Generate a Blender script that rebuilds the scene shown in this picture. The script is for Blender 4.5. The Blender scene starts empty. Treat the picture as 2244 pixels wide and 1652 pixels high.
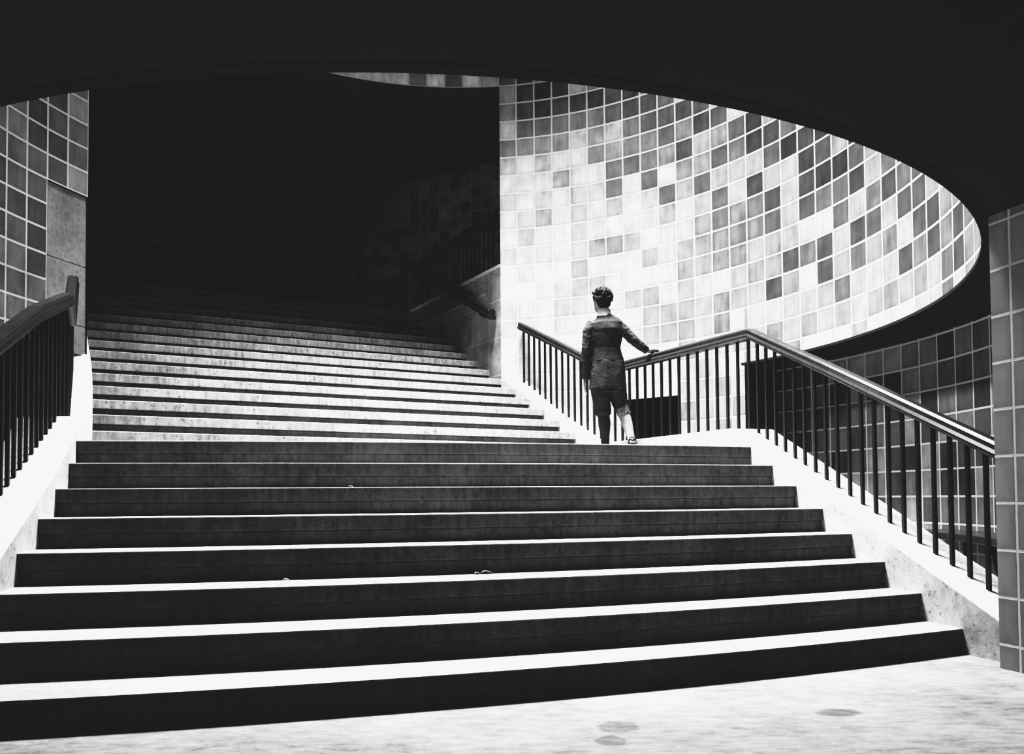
import bpy, bmesh, math, random
from mathutils import Vector, Matrix, Quaternion, noise
random.seed(7)
sc = bpy.context.scene
COL = sc.collection
PI = math.pi

# ------------------------------------------------------------------ helpers
def link(o, parent=None):
    COL.objects.link(o)
    if parent is not None:
        o.parent = parent
    return o

def tag(o, label=None, cat=None, group=None, kind=None):
    if label: o['label'] = label
    if cat: o['category'] = cat
    if group: o['group'] = group
    if kind: o['kind'] = kind
    return o

def empty(name, loc=(0, 0, 0), rz=0):
    o = bpy.data.objects.new(name, None)
    o.empty_display_size = .1
    o.location = loc
    o.rotation_euler = (0, 0, rz)
    COL.objects.link(o)
    return o

def mesh_obj(name, verts, faces, mat, parent=None, smooth=False, uvs=None, tones=None, origin=None):
    me = bpy.data.meshes.new(name)
    if origin is not None:
        verts = [(v[0] - origin[0], v[1] - origin[1], v[2] - origin[2]) for v in verts]
    me.from_pydata([tuple(v) for v in verts], [], faces)
    if uvs:
        ul = me.uv_layers.new(name='UVMap')
        k = 0
        for f in uvs:
            for uv in f:
                ul.data[k].uv = uv
                k += 1
    if tones is not None:
        at = me.attributes.new('tone', 'FLOAT', 'FACE')
        for i, t in enumerate(tones):
            at.data[i].value = t
    me.materials.append(mat)
    if smooth:
        for p in me.polygons: p.use_smooth = True
    me.update()
    o = bpy.data.objects.new(name, me)
    if origin is not None:
        o.location = origin
    return link(o, parent)

def bevel(o, w=.008, seg=2, ang=30):
    m = o.modifiers.new('edge', 'BEVEL')
    m.width = w; m.segments = seg; m.limit_method = 'ANGLE'; m.angle_limit = math.radians(ang)
    return o

class MB:
    """collects shapes into one mesh"""
    def __init__(s): s.v = []; s.f = []
    def add(s, vs, fs):
        b = len(s.v); s.v += [tuple(p) for p in vs]; s.f += [tuple(b + i for i in f) for f in fs]
    def box(s, c, d, rz=0, rx=0, ry=0):
        M = Matrix.Translation(c) @ Matrix.Rotation(rz, 4, 'Z') @ Matrix.Rotation(ry, 4, 'Y') @ Matrix.Rotation(rx, 4, 'X')
        vs = [M @ Vector((x * d[0] / 2, y * d[1] / 2, z * d[2] / 2)) for x in (-1, 1) for y in (-1, 1) for z in (-1, 1)]
        s.add(vs, [(0, 1, 3, 2), (4, 6, 7, 5), (0, 4, 5, 1), (2, 3, 7, 6), (0, 2, 6, 4), (1, 5, 7, 3)])
    def prism(s, poly, z0, z1):
        """poly: list of xy counter-clockwise; z0,z1 numbers or lists"""
        n = len(poly)
        a = z0 if isinstance(z0, (list, tuple)) else [z0] * n
        b = z1 if isinstance(z1, (list, tuple)) else [z1] * n
        vs = [(p[0], p[1], a[i]) for i, p in enumerate(poly)] + [(p[0], p[1], b[i]) for i, p in enumerate(poly)]
        fs = [tuple(range(n - 1, -1, -1)), tuple(range(n, 2 * n))]
        fs += [(i, (i + 1) % n, n + (i + 1) % n, n + i) for i in range(n)]
        s.add(vs, fs)
    def sweep(s, path, prof, closed_ends=True, up=Vector((0, 0, 1))):
        """prof: closed list of (side, up) offsets swept along path with mitred vertical-plane joints"""
        P = [Vector(p) for p in path]; n = len(P); m = len(prof); vs = []
        for i, p in enumerate(P):
            d0 = (P[i] - P[i - 1]) if i else (P[1] - P[0])
            d1 = (P[i + 1] - P[i]) if i < n - 1 else d0
            h0 = Vector((d0.x, d0.y, 0)).normalized(); h1 = Vector((d1.x, d1.y, 0)).normalized()
            s0 = Vector((h0.y, -h0.x, 0)); s1 = Vector((h1.y, -h1.x, 0))
            b = (s0 + s1); b = b.normalized() if b.length > 1e-6 else s0
            k = 1 / max(.4, b.dot(s0))
            for (a, z) in prof:
                vs.append(p + b * a * k + Vector((0, 0, z)))
        fs = []
        for i in range(n - 1):
            for j in range(m):
                fs.append((i * m + j, i * m + (j + 1) % m, (i + 1) * m + (j + 1) % m, (i + 1) * m + j))
        if closed_ends:
            fs.append(tuple(range(m - 1, -1, -1))); fs.append(tuple((n - 1) * m + j for j in range(m)))
        s.add(vs, fs)
    def tube(s, path, rad, seg=10, cap=True):
        P = [Vector(p) for p in path]; n = len(P)
        R = rad if isinstance(rad, (list, tuple)) else [rad] * n
        vs = []; prev = None
        for i in range(n):
            t = (P[min(i + 1, n - 1)] - P[max(i - 1, 0)]).normalized()
            if prev is None:
                a = Vector((0, 0, 1)) if abs(t.z) < .9 else Vector((1, 0, 0))
                u = (a - t * a.dot(t)).normalized()
            else:
                u = (prev - t * prev.dot(t)).normalized()
            prev = u; w = t.cross(u)
            r = R[i]; ra, rb = r if isinstance(r, tuple) else (r, r)
            for k in range(seg):
                q = 2 * PI * k / seg
                vs.append(P[i] + u * math.cos(q) * ra + w * math.sin(q) * rb)
        fs = [(i * seg + k, i * seg + (k + 1) % seg, (i + 1) * seg + (k + 1) % seg, (i + 1) * seg + k) for i in range(n - 1) for k in range(seg)]
        if cap:
            fs.append(tuple(range(seg - 1, -1, -1))); fs.append(tuple((n - 1) * seg + k for k in range(seg)))
        s.add(vs, fs)
    def ball(s, c, r, seg=16, rings=10, M=None):
        c = Vector(c); rr = r if isinstance(r, (tuple, list)) else (r, r, r)
        vs = [Vector((0, 0, rr[2]))]
        for i in range(1, rings):
            a = PI * i / rings
            for k in range(seg):
                q = 2 * PI * k / seg
                vs.append(Vector((rr[0] * math.sin(a) * math.cos(q), rr[1] * math.sin(a) * math.sin(q), rr[2] * math.cos(a))))
        vs.append(Vector((0, 0, -rr[2])))
        if M is not None: vs = [M @ v for v in vs]
        vs = [v + c for v in vs]
        fs = [(0, 1 + k, 1 + (k + 1) % seg) for k in range(seg)]
        for i in range(rings - 2):
            for k in range(seg):
                a = 1 + i * seg
                fs.append((a + k, a + seg + k, a + seg + (k + 1) % seg, a + (k + 1) % seg))
        b = 1 + (rings - 2) * seg; L = len(vs) - 1
        fs += [(b + k, L, b + (k + 1) % seg) for k in range(seg)]
        s.add(vs, fs)
    def build(s, name, mat, parent=None, smooth=False, origin=None):
        o = mesh_obj(name, s.v, s.f, mat, parent, smooth, origin=origin)
        return o

# ------------------------------------------------------------------ materials (all grey: a black and white world)
class NT:
    def __init__(s, name):
        s.m = bpy.data.materials.new(name); s.m.use_nodes = True
        s.t = s.m.node_tree; s.N = s.t.nodes; s.L = s.t.links
        s.b = s.N['Principled BSDF']
    def n(s, typ, **kw):
        x = s.N.new(typ)
        for k, v in kw.items(): setattr(x, k, v)
        return x
    def val(s, sock, v):
        if isinstance(v, (int, float, tuple)): sock.default_value = v
        else: s.L.new(v, sock)
    def math(s, op, a, b=0., c=0., clamp=False):
        x = s.n('ShaderNodeMath', operation=op, use_clamp=clamp)
        s.val(x.inputs[0], a); s.val(x.inputs[1], b); s.val(x.inputs[2], c)
        return x.outputs[0]
    def noise(s, vec, scale, detail=4., rough=.55):
        x = s.n('ShaderNodeTexNoise'); s.val(x.inputs['Vector'], vec)
        x.inputs['Scale'].default_value = scale; x.inputs['Detail'].default_value = detail
        x.inputs['Roughness'].default_value = rough
        return x.outputs['Fac']
    def maprange(s, v, a, b, c, d):
        x = s.n('ShaderNodeMapRange'); s.val(x.inputs['Value'], v)
        for i, q in zip(('From Min', 'From Max', 'To Min', 'To Max'), (a, b, c, d)): x.inputs[i].default_value = q
        return x.outputs['Result']
    def stretch(s, vec, sc3):
        x = s.n('ShaderNodeMapping'); s.val(x.inputs['Vector'], vec); x.inputs['Scale'].default_value = sc3
        return x.outputs[0]
    def grey(s, v):
        x = s.n('ShaderNodeCombineColor'); 
        for i in range(3): s.val(x.inputs[i], v)
        return x.outputs[0]
    def mix(s, f, a, b):
        x = s.n('ShaderNodeMix', data_type='FLOAT'); s.val(x.inputs[0], f); s.val(x.inputs[2], a); s.val(x.inputs[3], b)
        return x.outputs[0]
    def bump(s, h, strength=.3, dist=.01):
        x = s.n('ShaderNodeBump'); x.inputs['Strength'].default_value = strength; x.inputs['Distance'].default_value = dist
        s.val(x.inputs['Height'], h); s.L.new(x.outputs[0], s.b.inputs['Normal'])
    def color(s, v): s.L.new(s.grey(v), s.b.inputs['Base Color'])
    def coord(s, which='Object'): return s.n('ShaderNodeTexCoord').outputs[which]
    def pos(s): return s.n('ShaderNodeNewGeometry').outputs['Position']

def m_stone(name, base, var=.25, scale=3., rough=.8, streak=0., speck=.0, bumpy=.25, spec=.3):
    t = NT(name); P = t.pos()
    a = t.noise(P, scale, 6., .6); b = t.noise(P, scale * 9, 4., .6)
    v = t.math('ADD', t.maprange(a, .25, .75, -1, 1), t.math('MULTIPLY', t.maprange(b, .3, .7, -1, 1), .5))
    if streak:
        q = t.noise(t.stretch(P, (9., 9., 1.1)), 3., 4., .6)
        v = t.math('ADD', v, t.math('MULTIPLY', t.maprange(q, .35, .65, -1, 1), streak))
    f = t.math('MULTIPLY_ADD', v, var, 1.)
    f = t.math('MULTIPLY', f, base)
    if speck:
        w = t.noise(P, 38., 2., .5)
        f = t.math('MULTIPLY', f, t.math('SUBTRACT', 1., t.math('MULTIPLY', t.maprange(w, .62, .68, 0, 1), speck)))
    f = t.math('MAXIMUM', f, .01)
    t.color(f)
    t.b.inputs['Roughness'].default_value = rough
    t.b.inputs['Specular IOR Level'].default_value = spec
    t.bump(t.noise(P, 60., 5., .6), bumpy, .004)
    return t.m

def m_plain(name, base, rough=.6, var=.15, spec=.4, metal=0.):
    t = NT(name); P = t.coord('Object')
    t.color(t.math('MULTIPLY', t.maprange(t.noise(P, 25., 3.), .3, .7, 1 - var, 1 + var), base))
    t.b.inputs['Roughness'].default_value = rough; t.b.inputs['Specular IOR Level'].default_value = spec
    t.b.inputs['Metallic'].default_value = metal
    return t.m

def m_tile(name, grout=.78, gw=.038, gain=1., rough=.38, streaky=.35):
    t = NT(name)
    at = t.n('ShaderNodeAttribute', attribute_name='tone').outputs['Fac']
    uv = t.n('ShaderNodeUVMap', uv_map='UVMap').outputs[0]
    sx = t.n('ShaderNodeSeparateXYZ'); t.L.new(uv, sx.inputs[0])
    d = []
    for k in (0, 1):
        f = t.math('FRACT', t.math('ADD', sx.outputs[k], 100.))
        d.append(t.math('MINIMUM', f, t.math('SUBTRACT', 1., f)))
    e = t.math('MINIMUM', d[0], d[1])
    wob = t.math('MULTIPLY', t.math('SUBTRACT', t.noise(uv, 7., 3.), .5), .016)
    e = t.math('ADD', e, wob)
    g = t.maprange(e, gw, gw + .014, 1., 0.)                      # 1 on the joint
    P = t.pos()
    a = t.maprange(t.noise(P, 5.5, 3., .5), .3, .7, -1, 1)
    b = t.maprange(t.noise(t.stretch(P, (6., 6., 1.)), 2.4, 4., .6), .3, .7, -1, 1)
    v = t.math('MULTIPLY_ADD', t.math('ADD', a, b), streaky * .5, 1.)
    body = t.math('MULTIPLY', t.math('MULTIPLY', at, v), gain)
    body = t.math('MULTIPLY', body, t.maprange(e, gw, .2, .86, 1.))
    t.color(t.math('MAXIMUM', t.mix(g, body, grout), .012))
    t.b.inputs['Roughness'].default_value = rough
    t.b.inputs['Specular IOR Level'].default_value = .25
    t.bump(t.math('SUBTRACT', 1., g), .5, .004)
    return t.m

def m_cloth(name, base, weave=.35, scale=260.):
    t = NT(name); P = t.coord('Object')
    a = t.noise(P, 9., 4.); b = t.noise(P, scale, 2.)
    v = t.math('ADD', t.maprange(a, .3, .7, -.35, .35), t.math('MULTIPLY', t.maprange(b, .3, .7, -1, 1), weave))
    t.color(t.math('MULTIPLY', t.math('ADD', v, 1.), base))
    t.b.inputs['Roughness'].default_value = .9; t.b.inputs['Specular IOR Level'].default_value = .15
    t.bump(t.noise(P, 30., 5.), .6, .01)
    return t.m

# floor slab in front of the stair: worn, scuffed, with three damp stains
def m_floor():
    t = NT('worn_floor'); P = t.pos()
    a = t.noise(P, 1.6, 6., .62); b = t.noise(t.stretch(P, (1., 2.6, 1.)), 9., 6., .7); c = t.noise(P, 45., 3.)
    v = t.math('ADD', t.maprange(a, .3, .7, -.3, .3), t.maprange(b, .3, .75,   .22, -.5))
    v = t.math('ADD', v, t.maprange(c, .3, .7, -.08, .08))
    v = t.math('MULTIPLY', t.math('ADD', v, 1.), .20)
    sx = t.n('ShaderNodeSeparateXYZ'); t.L.new(P, sx.inputs[0])
    wob = t.math('MULTIPLY', t.math('SUBTRACT', t.noise(P, 11., 5.), .5), 1.3)
    for (x, y, rx, ry, k) in ((.405, 3.10, .075, .085, .42), (.355, 2.92, .058, .07, .42), (1.33, 3.27, .095, .06, .5), (1.30, 3.06, .05, .035, .2)):
        dx = t.math('DIVIDE', t.math('SUBTRACT', sx.outputs[0], x), rx)
        dy = t.math('DIVIDE', t.math('SUBTRACT', sx.outputs[1], y), ry)
        r = t.math('SQRT', t.math('ADD', t.math('MULTIPLY', dx, dx), t.math('MULTIPLY', dy, dy)))
        r = t.math('ADD', r, wob)
        m = t.maprange(r, .85, 1.1, k, 0.)
        v = t.math('MULTIPLY', v, t.math('SUBTRACT', 1., m))
    t.color(v)
    t.b.inputs['Roughness'].default_value = .75
    t.bump(t.noise(P, 30., 6., .7), .25, .004)
    return t.m

M_FLOOR = m_floor()
M_STEP = m_stone('step_stone', .27, .30, 2.2, .8, streak=.7, speck=.45)
M_RISE = m_stone('lower_step_stone', .32, .2, 2.2, .8, streak=.3, speck=.25)
M_RISED = m_stone('shaded_riser', .115, .3, 3., .9, streak=.5, speck=.3, spec=.15)  # shade of the risers and nosing recesses put into the colour
M_CURB = m_stone('curb_stone', .42, .26, 2.2, .75, speck=.35, streak=.2)
M_BLOCK = m_stone('wall_stone', .22, .3, 2.2, .85, streak=.2, speck=.3)
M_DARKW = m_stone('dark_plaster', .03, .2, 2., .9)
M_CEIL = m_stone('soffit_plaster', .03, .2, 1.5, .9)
M_TILE = m_tile('glazed_tile', grout=.55, gain=.68)
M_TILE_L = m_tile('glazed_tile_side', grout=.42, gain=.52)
M_TILE_N = m_tile('glazed_tile_niche', grout=.6, gain=.52, gw=.03)
M_TILE_P = m_tile('glazed_tile_pier', grout=.6, gain=1.0, gw=.022, streaky=.15)
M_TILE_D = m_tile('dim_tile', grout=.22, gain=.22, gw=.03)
M_IRON = m_plain('black_iron', .018, .5, .2, .4)
M_WOOD = m_plain('dark_rail_wood', .03, .28, .3, .5)
M_SUIT = m_cloth('tweed_jacket', .036, .6)
M_BREECH = m_cloth('dark_breeches', .03, .5)
M_SOCK = m_cloth('dark_sock', .03, .4)
M_SOCKL = m_cloth('pale_sock', .2, .15)
M_KNIT = m_cloth('speckled_cuff', .12, .95, 120.)
M_SKIN = m_plain('skin', .15, .6, .06, .3)
M_HAIR = m_cloth('dark_hair', .022, .6, 90.)
M_SHIRT = m_cloth('white_collar', .7, .1)
M_SHOE = m_plain('black_leather', .02, .2, .2, .5)
M_LEAF = m_plain('dry_leaf', .35, .8, .3, .2)

# ------------------------------------------------------------------ layout (metres; camera stands over the origin looking along +Y)
EYE = .893                       # eye height over the lower floor
TS = .24                         # tile module
CX, CY, R = -.589, 6.450, 3.890  # the round well
R2 = 4.43                        # outer wall of the low gallery round it
DPH = .06096                     # angle of one tile on the well wall
PH0 = .176                       # angle of tile joint 0
ZL = 2.332                        # gallery soffit
ZR0 = 6.335                      # underside of the high lintel = tile row 0
ZTOP = 12.2
RI = .1645                       # riser
def circ(ph, r=R): return (CX + r * math.sin(ph), CY + r * math.cos(ph))
T1 = .273; T2 = math.radians(28)
E1 = Vector((math.cos(T1), math.sin(T1))); N1 = Vector((-math.sin(T1), math.cos(T1)))
E2 = Vector((math.cos(T2), math.sin(T2))); N2 = Vector((-math.sin(T2), math.cos(T2)))
def p1(e, n): v = E1 * e + N1 * n; return (v.x, v.y)
def p2(e, n): v = E2 * e + N2 * n; return (v.x, v.y)
def meet(e1, e2):
    a, b, c, d = E1.x, E1.y, E2.x, E2.y; D = a * d - b * c
    return ((e1 * d - b * e2) / D, (a * e2 - c * e1) / D)
def zk(k): return .141 + (k - 1) * RI      # top of step k (8 = landing, 24 = upper floor)
Z8 = zk(8); Z24 = zk(24)

# ------------------------------------------------------------------ tiled walls
TONES = '''................................................................
..120612........................................................
..16121414101610................................................
..222424252618161520............................................
..283030..30342218171316........................................
..........2630262518241216......................................
......30....222022261330261607..................................
............20..18..25251620081020..............................
....29..32..30....18281630303015051007..........................
..32....33........30..30163210283008122607......................
..........262530......2520221810321006051428....................
........27......28..27272320201430121818082818..................
........3030..........2622223026303538163018081512..............
......3232....3026............2512181230101226091024............
................272725..232830102437122415221630090720..........
................2624243022......30302513263026061506160615......
..............................22302228243022192320261307202016..
....................................35362436323528....3022..28..
................................................................
................................................................
................................................................'''.split('\n')
def known_tone(c, r):  # listed tile tones also carry the shade along the top of the wall
    if 0 <= r + 1 < len(TONES) and 0 <= c + 1 < 32:
        s = TONES[r + 1][2 * (c + 1):2 * (c + 1) + 2]
        if s and s[0].isdigit(): return int(s) / 10
    return None
def alb(t):
    xs = [(.5, .12), (1., .17), (1.5, .23), (2., .30), (2.5, .39), (3., .50), (3.5, .66), (4., .80)]
    if t <= xs[0][0]: return xs[0][1]
    for (a, b), (c, d) in zip(xs, xs[1:]):
        if t <= c: return b + (d - b) * (t - a) / (c - a)
    return xs[-1][1]
def rnd_tone(light=.5):
    return alb(random.choice((.8, 1.2, 1.6, 2., 2.4, 2.8, 3.2)) if random.random() > light else random.choice((3.2, 3.6, 4.)))

def tile_wall(name, fn, i0, i1, z0, z1, zref, tone, mat, holes=()):
    """fn(i)->xy over tile coordinate i; rows counted downwards from zref; facets 1/2 tile wide"""
    V = []; F = []; U = []; T = []
    ib = [i0] + [k / 2 for k in range(math.floor(i0 * 2) + 1, math.ceil(i1 * 2))] + [i1]
    zr0 = (zref - z1) / TS; zr1 = (zref - z0) / TS
    cuts = [h[k] for h in holes for k in (2, 3)]
    jb = sorted(set([zr0, zr1] + [k for k in range(math.floor(zr0) + 1, math.ceil(zr1))] + [c for c in cuts if zr0 < c < zr1]))
    icut = [h[k] for h in holes for k in (0, 1)]
    ib = sorted(set(ib + icut))
    cache = {}
    def vid(i, j):
        k = (round(i, 4), round(j, 4))
        if k not in cache:
            x, y = fn(i); V.append((x, y, zref - j * TS)); cache[k] = len(V) - 1
        return cache[k]
    tn = {}
    for a, b in zip(ib, ib[1:]):
        for c, d in zip(jb, jb[1:]):
            if b - a < 1e-4 or d - c < 1e-4: continue
            mi, mj = (a + b) / 2, (c + d) / 2
            if any(h[0] < mi < h[1] and h[2] < mj < h[3] for h in holes): continue
            F.append((vid(a, d), vid(b, d), vid(b, c), vid(a, c)))
            U.append(((a, -d), (b, -d), (b, -c), (a, -c)))
            key = (math.floor(mi), math.floor(mj))
            if key not in tn: tn[key] = tone(*key)
            T.append(tn[key])
    return mesh_obj(name, V, F, mat, None, True, U, T)

def tone_main(c, r):
    t = known_tone(c, r)
    if t is not None: return alb(t)
    if r < -1: return alb(random.choice((1., 1.5, 2.)))
    if c < 9 and r > 3: return alb(random.choice((3.4, 3.7, 3.8, 4., 4.)))
    return alb(random.choice((2.6, 3., 3.4, 3.7)) if c < 18 else random.choice((1.4, 2., 2.6, 3.)))
fn_main = lambda i: circ(PH0 + DPH * i)
IR0 = (.118 - PH0) / DPH; IN0 = 12.75; IP = (2.228 - PH0) / DPH
rowz = lambda z: (ZR0 - z) / TS
HWIN = (6., 9.02, rowz(2.09), rowz(1.15))
def hole_i(h): return h
w = tile_wall('wall_right', fn_main, IR0, IN0, 0, ZR0 , ZR0, tone_main, M_TILE, holes=(HWIN,))
tag(w, kind='structure')
w = tile_wall('wall_right.001', fn_main, IN0, (PI * 2 - 2.228 + 0 - PH0) / DPH * 0 + (PI - PH0) / DPH, ZL, ZR0, ZR0, tone_main, M_TILE)
tag(w, kind='structure')
# upper drum of the well above the lintel, all the way round, and its lower front half down to the soffit
LT = [1, 0.9, 2.4, 2.4, 2.8, 2.8, 1.4, 3., 1., 3., 2.4, 1]
def tone_lint(c, r):
    if -12 <= c <= -1: return alb([2.6, 1.0, 2.4, 2.4, 2.5, 2.7, 1.3, 3., 1., 3., 2.2, .8][c + 12]) * 2.2
    t = known_tone(c, r)
    if t is not None and r == -1: return alb(t)
    return alb(random.choice((1., 1.4, 2., 2.4)))
w = tile_wall('wall_upper', fn_main, (-PI - PH0) / DPH, (PI - PH0) / DPH, ZR0, ZTOP, ZR0, tone_lint, M_TILE)
tag(w, kind='structure')
# left wall, from the jamb of the arch towards the camera
PJ = -1.208
fn_left = lambda i: circ(PJ - DPH * i)
def tone_left(c, r):
    m = {(0, 5): 2.4, (0, 6): 3., (0, 7): 2., (0, 8): 2., (0, 9): 3., (1, 7): 1.6, (1, 8): 1.2, (1, 9): 1.6, (1, 6): 1.4, (2, 8): 1.2, (2, 7): 1.1,
         (2, 9): 1.8, (2, 10): 1.8, (2, 11): 1.2, (3, 9): 2., (3, 10): 2., (3, 11): 1.4, (3, 12): 1.8, (3, 13): 2.4, (4, 11): 1.5, (4, 12): 1.4}
    t = m.get((c, r))
    if t is None: t = random.choice((1.2, 1.5, 1.8, 2.1, 2.4))
    return alb(t)
QH = (0., 2., 10.02, rowz(0))
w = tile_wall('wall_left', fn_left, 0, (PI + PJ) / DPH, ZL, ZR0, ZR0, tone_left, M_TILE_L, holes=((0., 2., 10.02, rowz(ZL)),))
tag(w, kind='structure')
GL0 = PJ - 2 * DPH
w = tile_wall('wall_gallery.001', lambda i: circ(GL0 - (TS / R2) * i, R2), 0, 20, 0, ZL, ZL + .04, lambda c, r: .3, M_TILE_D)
tag(w, kind='structure')

# stone quoin of the left jamb: five blocks with fine joints, set back behind the tile face
b = MB()
zq = [0, .75, 1.35, 2.02, 2.62, 3.22, ZR0 - 10.02 * TS]
for a, c in zip(zq, zq[1:]):
    poly = [circ(PJ, R + .02), circ(PJ - DPH, R + .02), circ(PJ - 2 * DPH, R + .02), circ(PJ - 2 * DPH, R + .5), circ(PJ, R + .5)]
    b.prism(poly, a + .003, c - .003)
q = bevel(b.build('trim_1', M_BLOCK), .004)
tag(q, kind='structure')

# reveal surfaces -------------------------------------------------
b = MB()
# high lintel underside and jamb thickness
n = 40
for k in range(n):
    a = PJ + (.118 - PJ) * k / n; c = PJ + (.118 - PJ) * (k + 1) / n
    b.add([(*circ(a), ZR0), (*circ(c), ZR0), (*circ(c, R + .5), ZR0), (*circ(a, R + .5), ZR0)], [(0, 1, 2, 3)])
    b.add([(*circ(a, R + .5), ZR0), (*circ(c, R + .5), ZR0), (*circ(c, R + .5), ZR0 + 2), (*circ(a, R + .5), ZR0 + 2)], [(0, 1, 2, 3)])
o = b.build('lintel_underside', M_CEIL); tag(o, kind='structure')
b = MB()
ja = circ(PJ); jb_ = circ(PJ, R + .5)
b.add([(*ja, 0), (*jb_, 0), (*jb_, ZR0), (*ja, ZR0)], [(0, 1, 2, 3)])
o = b.build('wall_left_jamb', M_DARKW); tag(o, kind='structure')

# niche (low gallery): outer tiled wall, its left reveal, the small opening
NI0 = PH0 + DPH * IN0
fn_n = lambda i: circ(NI0 + (TS / R2) * i, R2)
def tone_n(c, r):
    return alb(random.choice((1.2, 1.8, 2.2, 2.8, 3.2, 3.6)))
w = tile_wall('wall_gallery', fn_n, 0, (2.35 - NI0) / (TS / R2), 0, ZL, 2.553, tone_n, M_TILE_N)
tag(w, kind='structure')
b = MB()
a, c = circ(NI0), circ(NI0, R2)
V = [(*a, 0), (*c, 0), (*c, ZL), (*a, ZL)]
o = mesh_obj('wall_gallery_reveal', V, [(0, 1, 2, 3)], M_TILE_D, None, False, [((0, 0), (2.2, 0), (2.2, ZL / TS), (0, ZL / TS))], [.3]); tag(o, kind='structure')
b = MB()
pa, pb = PH0 + DPH * HWIN[0], PH0 + DPH * HWIN[1]
zt = ZR0 - HWIN[2] * TS; zb = ZR0 - HWIN[3] * TS
A, B_, C_, D_ = circ(pa), circ(pb), circ(pb, R + .7), circ(pa, R + .7)
b.add([(*A, zb), (*B_, zb), (*C_, zb), (*D_, zb), (*A, zt), (*B_, zt), (*C_, zt), (*D_, zt)], [(0, 1, 2, 3), (4, 7, 6, 5), (0, 3, 7, 4), (1, 5, 6, 2), (3, 2, 6, 7)])
o = b.build('window_1', M_DARKW); tag(o, kind='structure')

# pier at the right edge: starts on the circle and runs towards the camera
PA = Vector(circ(2.228)); PD = Vector((.29, -.957)).normalized()
def fn_pier(i):
    v = PA + PD * (i * TS); return (v.x, v.y)
w = tile_wall('wall_pier', fn_pier, -.0, 16, 0, ZL, 2.526, lambda c, r: alb(random.choice((2.0, 2.2, 2.4))), M_TILE_P)
tag(w, kind='structure')
for k, d in enumerate(w.data.uv_layers[0].data): d.uv = (d.uv[0] + .52, d.uv[1])
b = MB()
P2 = circ(2.228, R2 + .3)
b.add([(*PA, 0), (P2[0], P2[1], 0), (P2[0], P2[1], ZL), (*PA, ZL)], [(0, 1, 2, 3)])
o = b.build('wall_pier_reveal', M_DARKW); tag(o, kind='structure')

# soffit slab with the round opening
def m_soffit():
    t = NT('soffit_joints'); P = t.pos()
    uv = t.n('ShaderNodeUVMap', uv_map='UVMap').outputs[0]
    sx = t.n('ShaderNodeSeparateXYZ'); t.L.new(uv, sx.inputs[0])
    f = t.math('FRACT', sx.outputs[0]); e = t.math('MINIMUM', f, t.math('SUBTRACT', 1., f))
    g = t.maprange(e, .010, .02, 1., 0.)
    h = t.math('FRACT', sx.outputs[1]); e2 = t.math('MINIMUM', h, t.math('SUBTRACT', 1., h))
    g = t.math('MAXIMUM', g, t.maprange(e2, .012, .024, 1., 0.))
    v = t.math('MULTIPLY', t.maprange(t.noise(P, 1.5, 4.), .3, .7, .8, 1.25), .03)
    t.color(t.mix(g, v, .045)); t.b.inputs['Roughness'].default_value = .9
    return t.m
M_SOFF = m_soffit()
V = []; F = []; U = []
n = 150; a0, a1 = NI0 - .0, 2 * PI + PJ
radii = [R, R + .28, R + .9, R + 2.2, R + 5, 15.]
for k in range(n + 1):
    a = a0 + (a1 - a0) * k / n
    for r in radii: V.append((*circ(a, r), ZL))
m = len(radii)
for k in range(n):
    for j in range(m - 1):
        F.append((k * m + j, k * m + j + 1, (k + 1) * m + j + 1, (k + 1) * m + j))
        ua, ub = k / n * (a1 - a0) / .19, (k + 1) / n * (a1 - a0) / .19
        U.append(((ua, j), (ua, j + 1), (ub, j + 1), (ub, j)))
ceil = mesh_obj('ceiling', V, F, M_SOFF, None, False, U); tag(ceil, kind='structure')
# small drip edge round the opening
b = MB()
path = [(*circ(a0 + (a1 - 2.1 * DPH - a0) * k / n), ZL) for k in range(n + 1)]
b.sweep(path, [(-.0, -.004), (.06, -.004), (.06, .02), (-.0, .02)])
o = b.build('trim_2', M_CEIL); tag(o, kind='structure')
# roof of the well
b = MB()
b.add([(*circ(2 * PI * k / 48, R + .1), ZTOP) for k in range(48)], [tuple(range(48))])
o = b.build('ceiling_well', M_CEIL); tag(o, kind='structure')

# floor
b = MB(); b.prism([(-9, -4), (9, -4), (9, 11), (-9, 11)], -.15, 0)
o = b.build('floor', M_FLOOR); tag(o, kind='structure')

# ------------------------------------------------------------------ stairs
def arc_xy(k, e, dn=0.):
    """point on the nosing of lower step k at sideways place e (each nosing bows gently towards the camera)"""
    t = .273 - .0067 * (k - 4); Rr = 112.36 * RI; n = (20.235 + (k - 1) * 1.9813) * RI + dn
    c = Vector((math.cos(t), math.sin(t))); d = Vector((-math.sin(t), math.cos(t)))
    q = d * n + c * (6 * RI); C = q + d * Rr
    Rr2 = Rr
    # sideways place measured along E1
    lo, hi = -.5, .5
    for _ in range(40):
        a = (lo + hi) / 2
        P = C + c * (Rr2 * math.sin(a)) - d * (Rr2 * math.cos(a))
        if P.dot(E1) < e: lo = a
        else: hi = a
    return (P.x, P.y)
def shade_uprights(o, zmax=9., allv=True):
    # the upright faces (all, or only the set-back strip under the nosing) get a darker colour than the tops, standing in for shade
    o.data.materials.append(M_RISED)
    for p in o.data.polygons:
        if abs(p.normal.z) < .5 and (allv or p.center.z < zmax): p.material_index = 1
        if p.normal.z < -.5: p.material_index = 1
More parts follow.
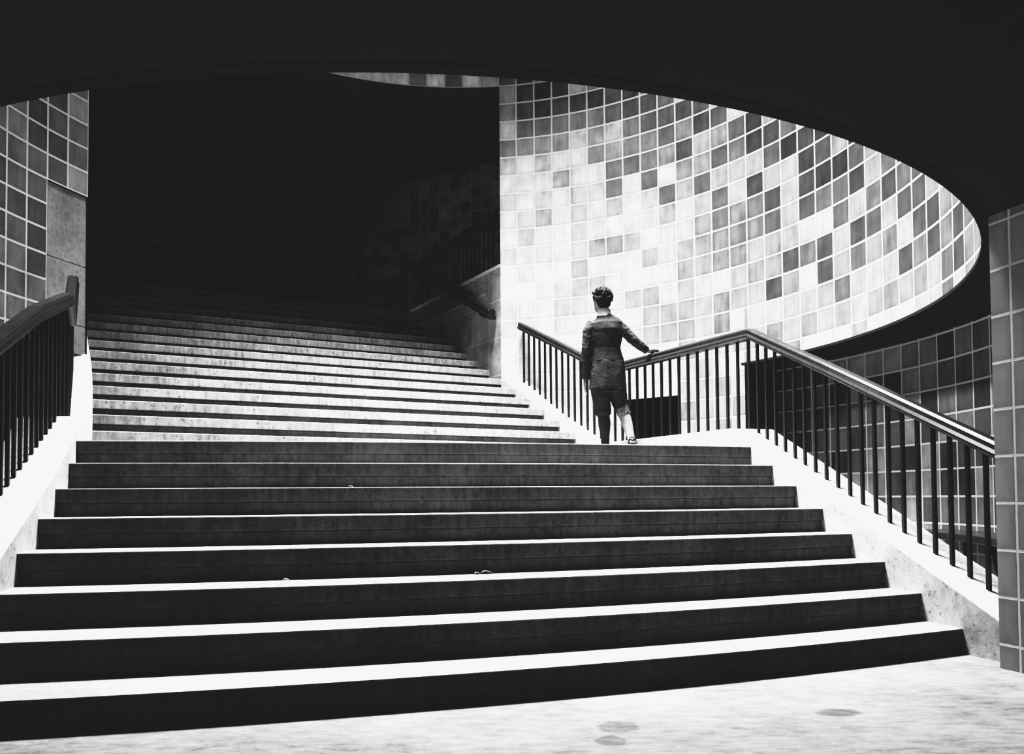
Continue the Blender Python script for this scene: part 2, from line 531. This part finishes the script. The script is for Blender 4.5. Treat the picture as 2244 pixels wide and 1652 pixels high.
def lower_step(k, el, er, parent):
    b = MB(); N = 24
    es = [el + (er - el) * i / N for i in range(N + 1)]
    fr = [arc_xy(k, e) for e in es]; bk = [arc_xy(k + 1, e, .04) for e in reversed(es)]
    b.prism(fr + bk, zk(k) - .085, zk(k))
    fr2 = [arc_xy(k, e, .012) for e in es]
    b.prism(fr2 + bk, max(0, zk(k) - RI - .02) if k > 1 else -.02, zk(k) - .085)
    o = b.build('step', M_RISE, parent); shade_uprights(o)
    return bevel(o, .007, 2)
ER = 3.70; EL = -1.37
low = empty('lower_staircase', (0, 0, 0))
tag(low, 'wide lower flight of stone steps with bright treads and dark risers', 'staircase')
for k in range(1, 8): lower_step(k, -1.42, ER - .04, low)

# landing: nosing of step 8, then back to the foot of the upper flight
qin = lambda n: 4.84 - .047 * (n - 7.19)          # right edge of the upper flight
N9 = lambda k: 43.7 * RI + 2.0 * RI * (k - 9)      # nosing line of upper step k
es = [EL - .03 + (ER - .04 - EL + .03) * i / 24 for i in range(25)]
cin = meet(3.62, 4.86)
back = [(1.93, 6.75), p2(qin(7.19) + .02, 7.10), p2(qin(7.3) + .03, N9(9) + .1), p2(-.03, N9(9) + .1), (-3.06, 5.66)]
b = MB()
fr = [arc_xy(8, e) for e in es]
b.prism(fr + back, Z8 - .085, Z8)
b.prism([arc_xy(8, e, .012) for e in es] + back, Z8 - RI - .02, Z8 - .085)
o = b.build('floor_landing', M_RISE); shade_uprights(o); bevel(o, .007, 2); tag(o, kind='structure')

up = empty('upper_staircase', (0, 0, 0))
tag(up, 'long upper flight of worn stone steps rising from the landing into the dark passage', 'staircase')
for k in range(9, 24):
    n0, n1 = N9(k), N9(k + 1) + .05
    b = MB()
    el, er = (-.03 if k < 14 else -.5), qin(n0) + .02
    b.prism([p2(el, n0), p2(er, n0), p2(qin(n1) + .02, n1), p2(el, n1)], zk(k) - .082, zk(k))
    b.prism([p2(el, n0 + .045), p2(er, n0 + .045), p2(qin(n1) + .02, n1), p2(el, n1)], zk(k) - RI - .02, zk(k) - .082)
    o = b.build('step', M_STEP, up); shade_uprights(o, zk(k) - .09, False); bevel(o, .007, 2)

# ------------------------------------------------------------------ curbs (stringers)
ZC = 1.468
def curb(name, inner, outer, ztop, zbot, label, group=None, mat=None):
    """inner/outer polylines of xy, ztop/zbot lists"""
    V = []; F = []; n = len(inner)
    for i in range(n):
        V += [(*inner[i], zbot[i]), (*inner[i], ztop[i]), (*outer[i], ztop[i]), (*outer[i], zbot[i])]
    for i in range(n - 1):
        a, c = i * 4, i * 4 + 4
        for j in range(4): F.append((a + j, c + j, c + (j + 1) % 4, a + (j + 1) % 4))
    F.append((0, 1, 2, 3)); F.append(((n - 1) * 4 + 3, (n - 1) * 4 + 2, (n - 1) * 4 + 1, (n - 1) * 4))
    o = mesh_obj(name, V, F, mat or M_CURB)
    bm = bmesh.new(); bm.from_mesh(o.data); bmesh.ops.recalc_face_normals(bm, faces=bm.faces); bm.to_mesh(o.data); bm.free()
    bevel(o, .008, 2)
    tag(o, label, 'curb', group)
    return o
def zlow(n1): return ZC - .475 * max(0, 5.99 - n1)
# right, lower ramp
ns = [2.95, 3.6, 4.4, 5.2, 5.99]
inn = [p1(3.62, n) for n in ns[:-1]] + [(1.87, 6.74)]
out = [p1(4.03, n) for n in ns[:-1]] + [(2.28, 6.88)]
zt = [zlow(n) for n in ns]
curb('stone_curb', inn, out, zt, [max(-.01, min(z - .5, 9)) * 0 - .01 for z in zt], 'broad white sloping stone curb at the right end of the lower steps')
# right, landing and upper flight up to the round wall
def zup(n): return ZC + .47 * max(0, n - 7.10)
ns = [5.0, 7.10, 8.0, 9.22]
inn = [(1.87, 6.74)] + [p2(qin(n), n) for n in ns[1:]]
out = [(2.28, 6.88), p2(5.20, 7.10), p2(5.12, 8.0), p2(4.96, 9.0)]
zt = [ZC, ZC, zup(8.0), zup(9.2)]
curb('stone_curb', inn, out, zt, [.9, .9, 1.1, 1.6], 'pale stone curb under the railing directly behind the standing person')
# left, lower ramp
ns = [2.6, 3.4, 4.2, 5.0, 5.6, 5.98]
inn = [p1(-1.31, n) for n in ns[:4]] + [p1(-1.335, 5.6), (-2.955, 5.37)]
out = [p1(-1.72, n) for n in ns[:5]] + [(-3.34, 5.32)]
zt = [zlow(n) for n in ns]
curb('stone_curb', inn, out, zt, [-.01] * 6, 'bright sloping stone curb descending along the left end of the lower steps')
# left, beside the upper flight as far as the jamb
ns = [5.5, 6.3, 7.2, 8.0, 8.6, 9.1, 9.9]
inn = [(-2.955, 5.37)] + [p2(e, n) for e, n in zip((-.02, 0, 0, -.01, -.035, -.075), ns[1:])]
out = [(-3.34, 5.32)] + [p2(-.36, n) for n in ns[1:]]
zt = [ZC, ZC] + [ZC + .03 + .5 * (n - 7.2) for n in ns[2:]]
curb('stone_curb', inn, out, zt, [.9] * 7, 'pale stone curb rising along the left edge of the upper flight to the stone jamb')

# ------------------------------------------------------------------ railings
RAIL_H = .80
PROF = [(-.038, 0), (-.052, .012), (-.052, .03), (-.040, .05), (-.046, .075), (-.030, .095), (.030, .095), (.046, .075), (.040, .05), (.052, .03), (.052, .012), (.038, 0)]
def railing(name, label, pts, spacing, psc=1., parent_loc=None, lens=None, bar=.0105, end_curl=False, group=None, feet=.02):
    """pts: list of (x,y,zcurb). One railing: a swept handrail and separate balusters"""
    t = empty(name, (0, 0, 0)); tag(t, label, 'railing', group)
    H = lens or [RAIL_H] * len(pts)
    b = MB()
    path = [(p[0], p[1], p[2] + h) for p, h in zip(pts, H)]
    b.sweep(path, PROF)
    hr = b.build('handrail', M_WOOD, t); bevel(hr, .004, 1, 50)
    # balusters spaced along plan
    seg = 0.; carry = spacing * .5
    for (a, ha), (c, hc) in zip(zip(pts, H), list(zip(pts, H))[1:]):
        L = math.hypot(c[0] - a[0], c[1] - a[1]); s = carry
        while s < L:
            f = s / L
            x, y, z = (a[i] + (c[i] - a[i]) * f for i in range(3)); h = ha + (hc - ha) * f
            q = MB(); ang = math.atan2(c[1] - a[1], c[0] - a[0])
            q.box((0, 0, (h + .01) / 2 - feet / 2), (bar * 2, bar * 2, h + .01 + feet), ang)
            o = q.build('baluster', M_IRON, t); o.location = (x, y, z)
            s += spacing
        carry = s - L
    return t
C_ = (2.08, 6.82); K_ = (.125, 10.215)
def on(t): return (C_[0] + (K_[0] - C_[0]) * t, C_[1] + (K_[1] - C_[1]) * t)
def n2of(P): return N2.x * P[0] + N2.y * P[1]
tJ = (7.10 - n2of(C_)) / (n2of(K_) - n2of(C_))
J_ = on(tJ)
pl = [(*p1(3.83, n), zlow(n)) for n in (3.05, 4.0, 5.0)]
ptsR = pl + [(*C_, ZC), (*J_, ZC), (*on((tJ + 1) / 2), zup(7.10 + (n2of(K_) - 7.10) / 2)), (*K_, zup(n2of(K_)) - .01)]
railing('railing', 'long black railing beside the person, running down to the tiled pier at the right', ptsR, .127, lens=[.79, .79, .79, .78, .76, .75, .74])
CL = meet(-1.53, -.17)
ptsL = [(*p1(-1.51, n), zlow(n)) for n in (2.7, 3.6, 4.6, 5.4)] + [(CL[0], CL[1], ZC), (*p2(-.17, 7.2), ZC + .02), (*p2(-.17, 8.45), ZC + .65)]
railing('railing', 'dark railing at the left edge running along the bright curb up to the stone jamb', ptsL, .105)

# ------------------------------------------------------------------ the passage behind the arch
corner = Vector(circ(.118))
def dq(n): return qin(n) - .03 + (-.0)
nC = n2of(corner); eC = E2.dot(corner)
# dado wall of grey stone blocks up to the upper floor
def m_blocks():
    t = NT('dado_blocks')
    uv = t.n('ShaderNodeUVMap', uv_map='UVMap').outputs[0]; P = t.pos()
    br = t.n('ShaderNodeTexBrick'); t.L.new(uv, br.inputs['Vector'])
    br.inputs['Scale'].default_value = 1.; br.inputs['Brick Width'].default_value = .95; br.inputs['Row Height'].default_value = .5
    br.inputs['Mortar Size'].default_value = .006; br.inputs['Color1'].default_value = (.3, .3, .3, 1); br.inputs['Color2'].default_value = (.24, .24, .24, 1)
    br.inputs['Mortar'].default_value = (.42, .42, .42, 1); br.inputs['Mortar Smooth'].default_value = .3
    bw = t.n('ShaderNodeRGBToBW'); t.L.new(br.outputs['Color'], bw.inputs[0])
    v = t.math('MULTIPLY', bw.outputs[0], t.maprange(t.noise(P, 2.2, 6., .65), .28, .72, .45, 1.5))
    t.color(v); t.b.inputs['Roughness'].default_value = .85
    return t.m
M_DADO = m_blocks()
ZD = Z24 - .02
V = []; F = []; U = []
ns = [nC, 10.2, 11.2, 12.25]
for i, n in enumerate(ns):
    e = eC + (qin(12.25) - .02 - eC) * (n - nC) / (12.25 - nC)
    for z in (1.5, ZD - .1): V.append((*p2(e, n), z))
for i in range(3):
    F.append((2 * i, 2 * i + 1, 2 * i + 3, 2 * i + 2)); U.append(((ns[i], 1.5), (ns[i], ZD - .1), (ns[i + 1], ZD - .1), (ns[i + 1], 1.5)))
o = mesh_obj('wall_dado', V, F, M_DADO, None, False, U); tag(o, kind='structure')
# upper floor
b = MB()
e1_, e2_ = eC + .0, qin(12.25) - .02
b.prism([p2(e1_, nC + .02), p2(14, nC + .02), p2(14, 20), p2(-6, 20), p2(-6, 12.12), p2(e2_, 12.12)], Z24 - .26, Z24)
o = b.build('floor_upper', M_STEP); tag(o, kind='structure')
# curb and guard railing along the edge of the stairwell at the upper floor
gpts = [(*p2(e1_ + .12, 9.55), Z24), (*p2((e1_ + e2_) / 2 + .14, 10.8), Z24), (*p2(e2_ + .16, 12.0), Z24), (*p2(e2_ + .12, 12.2), Z24), (*p2(e2_ - .0, 12.3), Z24 - .02)]
curb('stone_curb', [p2(e1_ + .0, nC + .02), p2(e2_, 12.12)], [p2(e1_ + .2, nC + .02), p2(e2_ + .2, 12.12)], [Z24 + .05, Z24 + .05], [Z24 - .28] * 2,
     'short level stone curb at the upper floor edge, just left of the bright tiled wall')
railing('guard_railing', 'dim guard railing of the upper floor behind the stair, left of the bright tiles', [(p[0], p[1], p[2] + .05) for p in gpts], .13, lens=[.72] * 5)
# handrail on the dado wall
t = empty('wall_handrail'); tag(t, 'thick black handrail on the grey stone wall beside the upper flight', 'handrail')
b = MB()
hp = []
for n in (nC + .10, 10.2, 11.2, 12.12):
    e = eC + (e2_ - eC) * (n - nC) / (12.25 - nC) - .075
    hp.append((*p2(e, n), Z8 + RI + (n - N9(9)) * .5 + .76))
hp.append((*p2(e2_ - .08, 12.45), hp[-1][2] + .10))
b.sweep(hp, [(a * 1.25, c * 1.5 - .02) for a, c in PROF]); bevel(b.build('handrail', M_WOOD, t), .004, 1, 50)
for i in range(3):
    f = .25 + i * .7
    P = Vector(hp[0]).lerp(Vector(hp[3]), min(.95, f / 2.2)); q = MB()
    q.tube([(0, 0, .01), (0, 0, -.05), (E2.x * .09, E2.y * .09, -.08)], .012, 8)
    o = q.build('bracket', M_IRON, t); o.location = P
# newel post and short balusters at the head of the stair
b = MB(); b.box((0, 0, .55), (.07, .07, 1.1), T2); b.box((0, 0, .06), (.10, .10, .12), T2); b.ball((0, 0, 1.13), (.05, .05, .045))
o = b.build('newel_post', M_WOOD); o.location = (*p2(e2_ - .06, 12.3), Z24 - .25)
tag(o, 'dark newel post at the head of the upper flight where both handrails meet', 'post')

# dark shell of the passage
b = MB()
zt_ = 7.2
def quad(P, Q, z0, z1): b.add([(*P, z0), (*Q, z0), (*Q, z1), (*P, z1)], [(0, 1, 2, 3)])
quad(circ(PJ, R + .5), p2(-.6, 10.2), 0, zt_); quad(p2(-.6, 10.2), p2(-4, 12.5), 0, zt_); quad(p2(-4, 12.5), p2(-4, 20), 0, zt_)
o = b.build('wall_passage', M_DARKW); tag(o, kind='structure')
b = MB(); arc_ = [(*circ(PJ + (.118 - PJ) * k / 12, R + .45), zt_) for k in range(13)]
b.add(arc_ + [(*circ(.118, R + .02), zt_), (*p2(9, nC + .02), zt_), (*p2(9, 20), zt_), (*p2(-4, 20), zt_), (*p2(-4, 11), zt_)], [tuple(range(18))])
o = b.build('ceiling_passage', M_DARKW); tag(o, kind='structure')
BA, BB = Vector((-4.3, 16.9)), Vector((3.4, 12.55))
d = (BB - BA).normalized()
fn_b = lambda i: tuple(BA + d * (i * TS))
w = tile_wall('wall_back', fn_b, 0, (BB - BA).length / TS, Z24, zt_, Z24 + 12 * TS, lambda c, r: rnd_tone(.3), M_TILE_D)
tag(w, kind='structure')
b = MB(); quad(tuple(BA), (-12, 21), Z24, zt_); quad((-12, 21), (-14, 12), Z24, zt_)
quad(tuple(BB), (4.2, 9.5), Z24, zt_)
o = b.build('wall_back_side', M_DARKW); tag(o, kind='structure')

# ------------------------------------------------------------------ bench against the gallery wall
bn = empty('bench', (0, 0, 0)); tag(bn, 'low dark bench against the tiled gallery wall, seen through the lowest balusters on the right', 'bench')
ph = [1.45 + .63 * k / 10 for k in range(11)]
b = MB()
b.prism([circ(a, R2 - .42) for a in ph] + [circ(a, R2 - .02) for a in reversed(ph)], .53, .585)
bevel(b.build('seat', M_WOOD, bn), .006)
for a in (1.55, 1.78, 1.97):
    q = MB(); r0 = R2 - .36; c = circ(a, r0); c2 = circ(a, R2 - .1)
    q.tube([(*c, .54), (*circ(a, r0 + .05), .27), (*c, 0.)], .022, 6); q.tube([(*c2, .54), (*c2, 0.)], .02, 6); q.tube([(*circ(a, r0 + .04), .3), (*c2, .3)], .014, 6)
    q.build('leg', M_IRON, bn)

# ------------------------------------------------------------------ scraps on the steps
def leaf(x, y, z, s, rz, label, curl=.3):
    V = []; F = []; n = 6
    for i in range(n + 1):
        u = i / n; w = math.sin(PI * min(1, u * .97 + .015)) ** .8 * .38
        for sgn in (-1, 0, 1):
            V.append((s * (u - .5) * 1.2, s * sgn * w * .5, s * (curl * abs(sgn) * w + .10 * math.sin(u * 5))))
    for i in range(n):
        for j in (0, 1): F.append((i * 3 + j, i * 3 + 3 + j, i * 3 + 4 + j, i * 3 + 1 + j))
    o = mesh_obj('dry_leaf', V, F, M_LEAF); o.location = (x, y, z); o.rotation_euler = (.1, .05, rz)
    m = o.modifiers.new('thick', 'SOLIDIFY'); m.thickness = .0012
    tag(o, label, 'leaf')
def on_step(k, e, dn):
    return arc_xy(k, e, dn)
x, y = on_step(3, 1.055, .29); leaf(x, y, zk(3) + .006, .07, .4, 'curled dry leaf at the back of the third step from the floor, near the middle')
x, y = on_step(3, .99, .28); leaf(x, y, zk(3) + .006, .045, 1.2, 'smaller dry leaf just beside the curled leaf on the third step')
x, y = on_step(3, -.02, .26); leaf(x, y, zk(3) + .005, .04, .1, 'small pale leaf lying alone on the third step, well away from the other two')
x, y = on_step(6, .36, .03); leaf(x, y, zk(6) + .005, .03, .2, 'tiny pale leaf on the edge of the sixth step')


# ------------------------------------------------------------------ the person on the landing
def fuse(name, mb, mat, parent, voxel=.005, smooth=3, fold=None):
    me = bpy.data.meshes.new('tmp'); me.from_pydata(mb.v, [], mb.f); me.update()
    bm = bmesh.new(); bm.from_mesh(me)
    bmesh.ops.recalc_face_normals(bm, faces=bm.faces); bm.to_mesh(me); bm.free()
    o = bpy.data.objects.new('tmp', me); COL.objects.link(o)
    r = o.modifiers.new('r', 'REMESH'); r.mode = 'VOXEL'; r.voxel_size = voxel
    if smooth:
        s = o.modifiers.new('s', 'SMOOTH'); s.iterations = smooth; s.factor = .5
    dg = bpy.context.evaluated_depsgraph_get(); dg.update()
    m2 = bpy.data.meshes.new_from_object(o.evaluated_get(dg))
    bpy.data.objects.remove(o)
    if fold:
        nr = [v.normal.copy() for v in m2.vertices]
        for v, n in zip(m2.vertices, nr): v.co += n * fold(v.co)
    m2.materials.clear(); m2.materials.append(mat)
    for p in m2.polygons: p.use_smooth = True
    m2.name = name
    q = bpy.data.objects.new(name, m2)
    return link(q, parent)

MX, MY = .930, 7.90
man = empty('person', (MX, MY, Z8))
tag(man, 'person seen from behind in tweed jacket and knee breeches, one hand on the railing', 'person')
YAW = Matrix.Rotation(math.radians(24), 4, 'Z')
HC = Vector((-.014, .005, 1.575))
def hp_(x, y, z): return HC + (YAW @ Vector((x, y, z)))
b = MB()
# head
b.ball(HC, (.075, .096, .105), 24, 16, YAW)
b.ball(hp_(0, .045, -.055), (.052, .055, .055), 18, 12, YAW)
b.tube([hp_(0, .092, .022), hp_(0, .112, -.012), hp_(0, .094, -.024)], [.008, .014, .011], 8)
b.ball(hp_(0, .094, -.055), (.024, .010, .009), 12, 8, YAW); b.ball(hp_(0, .086, -.088), (.022, .016, .015), 12, 8, YAW)
b.ball(hp_(0, .084, .032), (.05, .014, .010), 12, 8, YAW)
for s_ in (-1, 1): b.ball(hp_(s_ * .079, -.004, -.012), (.010, .018, .031), 12, 8, YAW @ Matrix.Rotation(s_ * .35, 4, 'Z'))
# neck, trunk
b.tube([(.012, -.004, 1.36), (.008, -.004, 1.43), (-.004, .0, 1.50), HC], [.062, .056, .054, .05], 16)
b.tube([(.035, 0, .80), (.03, 0, .92), (.03, 0, 1.06), (.03, .0, 1.22), (.026, 0, 1.33), (.014, 0, 1.39)], [(.15, .10), (.15, .105), (.125, .09), (.15, .11), (.14, .09), (.06, .055)], 20)
# arms (bare under the sleeves) and hands
LA = [(-.125, 0, 1.335), (-.175, -.01, 1.07), (-.182, .035, .80)]
RA = [(.170, 0, 1.335), (.305, -.03, 1.155), (.448, .02, 1.062)]
b.tube(LA, [.045, .035, .025], 12); b.tube(RA, [.045, .035, .026], 12)
b.tube([(-.182, .035, .80), (-.184, .042, .755), (-.185, .046, .715)], [(.024, .018), (.018, .042), (.016, .040)], 14)
for i, (oy, L, r) in enumerate(((-.028, .070, .0085), (-.009, .080, .009), (.011, .076, .009), (.030, .060, .0078))):
    y = .046 + oy
    b.tube([(-.185, y, .725), (-.186, y + .004, .69), (-.178, y + .008, .69 - L * .45), (-.166, y + .008, .69 - L * .72)], [r, r, r * .92, r * .75], 8)
b.tube([(-.176, .074, .765), (-.160, .090, .735), (-.156, .088, .700)], [.012, .0105, .008], 8)
# right hand laid over the rail; rail top at local z ~1.045
hx, hy, hz = .515, .035, 1.072
b.tube([(.448, .02, 1.062), (.485, .028, 1.073), (.530, .045, 1.070)], [(.022, .026), (.018, .040), (.015, .042)], 14)
for i, (oy, L, r) in enumerate(((.036, .068, .009), (.014, .078, .0095), (-.008, .074, .0095), (-.030, .058, .008))):
    y = .045 + oy * .95
    b.tube([(.520, y, 1.070), (.552, y + .006, 1.070), (.552 + L * .32, y + .010, 1.046), (.556 + L * .30, y + .010, 1.016)], [r, r, r * .95, r * .8], 8)
b.tube([(.478, .062, 1.066), (.500, .092, 1.060), (.528, .104, 1.056)], [.013, .0115, .009], 8)
# legs
LL = [(-.045, 0, .80), (-.01, .02, .46), (.008, .0, .09)]
RL = [(.130, 0, .80), (.180, .05, .47), (.252, -.085, .17)]
b.tube([LL[0], LL[1], (.0, .0, .33), LL[2]], [.078, .052, .050, .034], 14); b.tube([RL[0], RL[1], (.215, -.01, .34), RL[2]], [.078, .052, .049, .034], 14)
b.tube([(.008, -.03, .06), (.006, .05, .045), (.0, .14, .03)], [.035, .036, .024], 12)
b.tube([(.256, -.115, .165), (.262, -.06, .08), (.268, .0, .035)], [.032, .034, .024], 12)
fuse('body', b, M_SKIN, man, .0042, 2)
for s_ in (-1, 1):
    e = MB(); e.ball(hp_(s_ * .031, .084, .012), (.012, .010, .009), 12, 8, YAW); e.build('eye', M_SHIRT, man, True)
    e = MB(); e.ball(hp_(s_ * .031, .0915, .012), (.0055, .004, .0055), 10, 6, YAW); e.build('pupil', M_HAIR, man, True)
# hair: a cap of loose curls, short at the nape
b = MB(); rnd = random.Random(3)
b.ball(hp_(0, -.012, .024), (.089, .100, .088), 24, 16, YAW)
b.ball(hp_(0, -.045, -.028), (.074, .058, .068), 20, 12, YAW)
for k in range(230):
    a = rnd.uniform(0, 2 * PI); el = rnd.uniform(-.35, 1.5)
    d = Vector((math.cos(el) * math.sin(a), -math.cos(el) * math.cos(a), math.sin(el)))
    if d.y > .55 and d.z < .35: continue
    P = Vector((d.x * .094, -.012 + d.y * .102, .028 + d.z * .088))
    if d.z < .1 and d.y > .15: continue
    if d.z > .1: P += Vector((0, 0, .006))
    r = rnd.uniform(.011, .019)
    b.ball(hp_(*P), r, 8, 6)
fuse('hair', b, M_HAIR, man, .004, 1, fold=lambda c: .004 * noise.noise(c * 70))
# collar
b = MB(); n = 28
for k in range(n):
    pass
ring = [(Vector((.008 + .062 * math.cos(2 * PI * k / n), -.002 + .064 * math.sin(2 * PI * k / n), 0))) for k in range(n)]
V = []; F = []
for k, p in enumerate(ring):
    q = 2 * PI * k / n; up = .492 - .008 * math.sin(q)
    V += [(p.x, p.y, 1.418), (p.x * .96, p.y * .96, 1.0 + up - .012), (p.x * 1.03 - .0002, p.y * 1.05, 1.0 + up - .014), (p.x * 1.14 - .001, p.y * 1.16, 1.405)]
for k in range(n):
    a, c = 4 * k, 4 * ((k + 1) % n)
    F += [(a, c, c + 1, a + 1), (a + 1, c + 1, c + 2, a + 2), (a + 2, c + 2, c + 3, a + 3)]
mesh_obj('shirt_collar', V, F, M_SHIRT, man, True)
# jacket
b = MB()
b.tube([(.040, .0, .675), (.042, .0, .78), (.042, -.002, .90), (.034, -.004, 1.00), (.026, -.004, 1.085), (.026, -.006, 1.18), (.026, -.008, 1.27), (.024, -.006, 1.335), (.020, -.004, 1.372), (.013, -.002, 1.405), (.010, 0, 1.42)],
       [(.186, .135), (.183, .135), (.172, .130), (.155, .118), (.143, .112), (.160, .122), (.172, .126), (.176, .112), (.140, .092), (.082, .072), (.060, .060)], 36)
b.tube([(-.110, 0, 1.345), (-.150, -.006, 1.27), (-.172, -.012, 1.08), (-.180, .01, .93), (-.184, .034, .785)], [(.052, .062), (.056, .064), (.050, .056), (.045, .050), (.040, .044)], 20)
b.tube([(.130, 0, 1.345), (.190, -.010, 1.285), (.300, -.032, 1.160), (.375, -.008, 1.105), (.440, .018, 1.066)], [(.050, .058), (.056, .060), (.049, .052), (.044, .046), (.037, .039)], 20)
b.tube([(.016, .0, 1.37), (.010, -.001, 1.425)], [(.095, .082), (.072, .072)], 24)
def jf(c):
    w = .004 * noise.noise(Vector((c.x * 14, c.y * 9, c.z * 9)))
    if c.x > .19 or c.x < -.10: w += .005 * noise.noise(Vector((c.x * 28, c.y * 28, c.z * 40)))
    if c.y < 0 and abs(c.x - .032) < .004 and c.z < 1.38: w -= .003
    if 1.08 < c.z < 1.10 and -.1 < c.x < .17: w -= .002
    if c.z < .95: w += .004 * math.sin(c.x * 46 + 1.2)
    return w
fuse('jacket', b, M_SUIT, man, .0055, 3, jf)
# breeches
b = MB()
b.tube([(.04, 0, .64), (.035, 0, .72), (.03, 0, .95)], [(.150, .115), (.155, .118), (.13, .10)], 24)
b.tube([(-.045, 0, .74), (-.032, .012, .60), (-.012, .020, .49), (-.006, .016, .425), (-.005, .014, .405)], [(.098, .10), (.090, .10), (.084, .092), (.076, .080), (.060, .064)], 20)
b.tube([(.125, 0, .74), (.148, .030, .60), (.168, .040, .52), (.182, .040, .47)], [(.098, .10), (.086, .098), (.076, .086), (.066, .072)], 20)
fuse('breeches', b, M_BREECH, man, .0055, 3, lambda c: .006 * noise.noise(Vector((c.x * 26, c.y * 26, c.z * 14))))
b = MB()
b.tube([(.172, .036, .535), (.186, .036, .48), (.205, .022, .425), (.212, .012, .402)], [(.060, .070), (.068, .076), (.066, .070), (.055, .058)], 20)
tag(fuse('breeches_cuff', b, M_KNIT, man, .005, 2, lambda c: .005 * noise.noise(c * 60)), 'speckled knitted cuff')
b = MB()
b.tube([(-.006, .014, .418), (-.006, .013, .395)], [(.062, .066), (.060, .064)], 18)
fuse('breeches_cuff', b, M_BREECH, man, .004, 2)
# socks
b = MB(); b.tube([(-.004, .014, .415), (0, .0, .33), (.004, -.002, .20), (.008, -.004, .06)], [(.058, .060), (.062, .066), (.046, .050), (.040, .044)], 18)
tag(fuse('sock', b, M_SOCK, man, .004, 2), 'dark sock')
b = MB(); b.tube([(.208, .020, .415), (.220, -.012, .345), (.240, -.055, .25), (.254, -.092, .165), (.258, -.10, .14)], [(.054, .056), (.056, .058), (.042, .046), (.035, .038), (.035, .038)], 18)
tag(fuse('sock', b, M_SOCKL, man, .004, 2), 'pale sock')
# shoes
b = MB()
b.tube([(.010, -.055, .045), (.010, -.02, .055), (.008, .06, .048), (.002, .15, .034), (.0, .185, .028)], [(.05, .036), (.055, .040), (.046, .045), (.032, .042), (.022, .028)], 16)
b.box((.008, .055, .010), (.082, .26, .02)); b.box((.010, -.045, .014), (.07, .06, .028))
tag(fuse('shoe', b, M_SHOE, man, .0042, 2), 'black leather shoe flat on the landing')
b = MB()
b.tube([(.257, -.150, .178), (.258, -.128, .150), (.262, -.080, .085), (.268, -.01, .040), (.270, .04, .030)], [(.030, .030), (.040, .042), (.040, .045), (.030, .043), (.022, .028)], 16)
b.box((.258, -.158, .135), (.066, .030, .055), 0, -.7)
b.box((.264, -.085, .060), (.076, .20, .014), 0, -.80)
tag(fuse('shoe', b, M_SHOE, man, .0042, 2), 'black leather shoe with raised heel')

# ------------------------------------------------------------------ light
def spot(name, loc, target, energy, angle, blend, size):
    l = bpy.data.lights.new(name, 'SPOT'); l.energy = energy; l.spot_size = math.radians(angle); l.spot_blend = blend; l.shadow_soft_size = size
    o = bpy.data.objects.new(name, l); COL.objects.link(o); o.location = loc
    o.rotation_euler = (Vector(target) - Vector(loc)).to_track_quat('-Z', 'Y').to_euler(); return o
def area(name, loc, target, energy, sx, sy, spread=180):
    l = bpy.data.lights.new(name, 'AREA'); l.energy = energy; l.shape = 'RECTANGLE'; l.size = sx; l.size_y = sy; l.spread = math.radians(spread)
    o = bpy.data.objects.new(name, l); COL.objects.link(o); o.location = loc
    o.rotation_euler = (Vector(target) - Vector(loc)).to_track_quat('-Z', 'Y').to_euler(); return o
area('skylight_lamp', (-.2, 7.05, 10.9), (-.2, 7.05, 0), 1350, 3.2, 2.2, 55)
spot('gallery_fill_spot', (-3.3, 5.3, 8.6), (3.6, 6.5, .5), 3600, 30, .9, .4)  # added spot inside the well, brightens the low gallery wall
spot('passage_fill_spot', tuple(Vector((*p2(2.4, 11.6), 6.7))), (-.6, 15.2, 4.6), 220, 95, .8, .4)  # added unseen fill, lifts the back tiles out of the dark
spot('side_fill_spot', (1.9, 1.2, .8), (3.0, 2.9, 1.7), 5, 55, 1., .3)  # added unseen fill for the pier and the soffit on the right
spot('side_fill_spot', (-1.8, .2, .9), (-3.2, 2.6, 2.5), 5, 60, 1., .3)  # added unseen fill for the wall and the soffit on the left
WORLD = .02

wd = bpy.data.worlds.new('World'); sc.world = wd; wd.use_nodes = True
wd.node_tree.nodes['Background'].inputs[0].default_value = (1, 1, 1, 1)
wd.node_tree.nodes['Background'].inputs[1].default_value = WORLD

# ------------------------------------------------------------------ camera
cam = bpy.data.cameras.new('Camera'); co = bpy.data.objects.new('Camera', cam); COL.objects.link(co)
cam.sensor_width = 36; cam.lens = 1732. / 2244. * 36; cam.shift_y = 211.5 / 2244.; cam.clip_start = .05; cam.clip_end = 200
pt, rl = .03015, -.00785
Xa = Vector((1, 0, 0)); Ua = Vector((0, -math.sin(pt), math.cos(pt))); Fw = Vector((0, math.cos(pt), math.sin(pt)))
Rt = Xa * math.cos(rl) + Ua * math.sin(rl); Up = -Xa * math.sin(rl) + Ua * math.cos(rl)
M = Matrix(((Rt.x, Up.x, -Fw.x, 0), (Rt.y, Up.y, -Fw.y, 0), (Rt.z, Up.z, -Fw.z, EYE), (0, 0, 0, 1)))
co.matrix_world = M
sc.camera = co

# film response of the old black and white plate: deep but lifted shadows, quickly blown highlights
vs = sc.view_settings
vs.view_transform = 'Standard'; vs.look = 'None'; vs.exposure = 0; vs.gamma = 1
vs.use_curve_mapping = True
cm = vs.curve_mapping
c = cm.curves[3]
c.points[0].location = (0, .011); c.points[1].location = (1, .93)
c.points.new(.10, .035)
c.points.new(.30, .24)
c.points.new(.6, .74)
cm.extend = 'HORIZONTAL'

cm.update()

sc.cycles.max_bounces = 5
sc.cycles.diffuse_bounces = 3
sc.cycles.glossy_bounces = 2
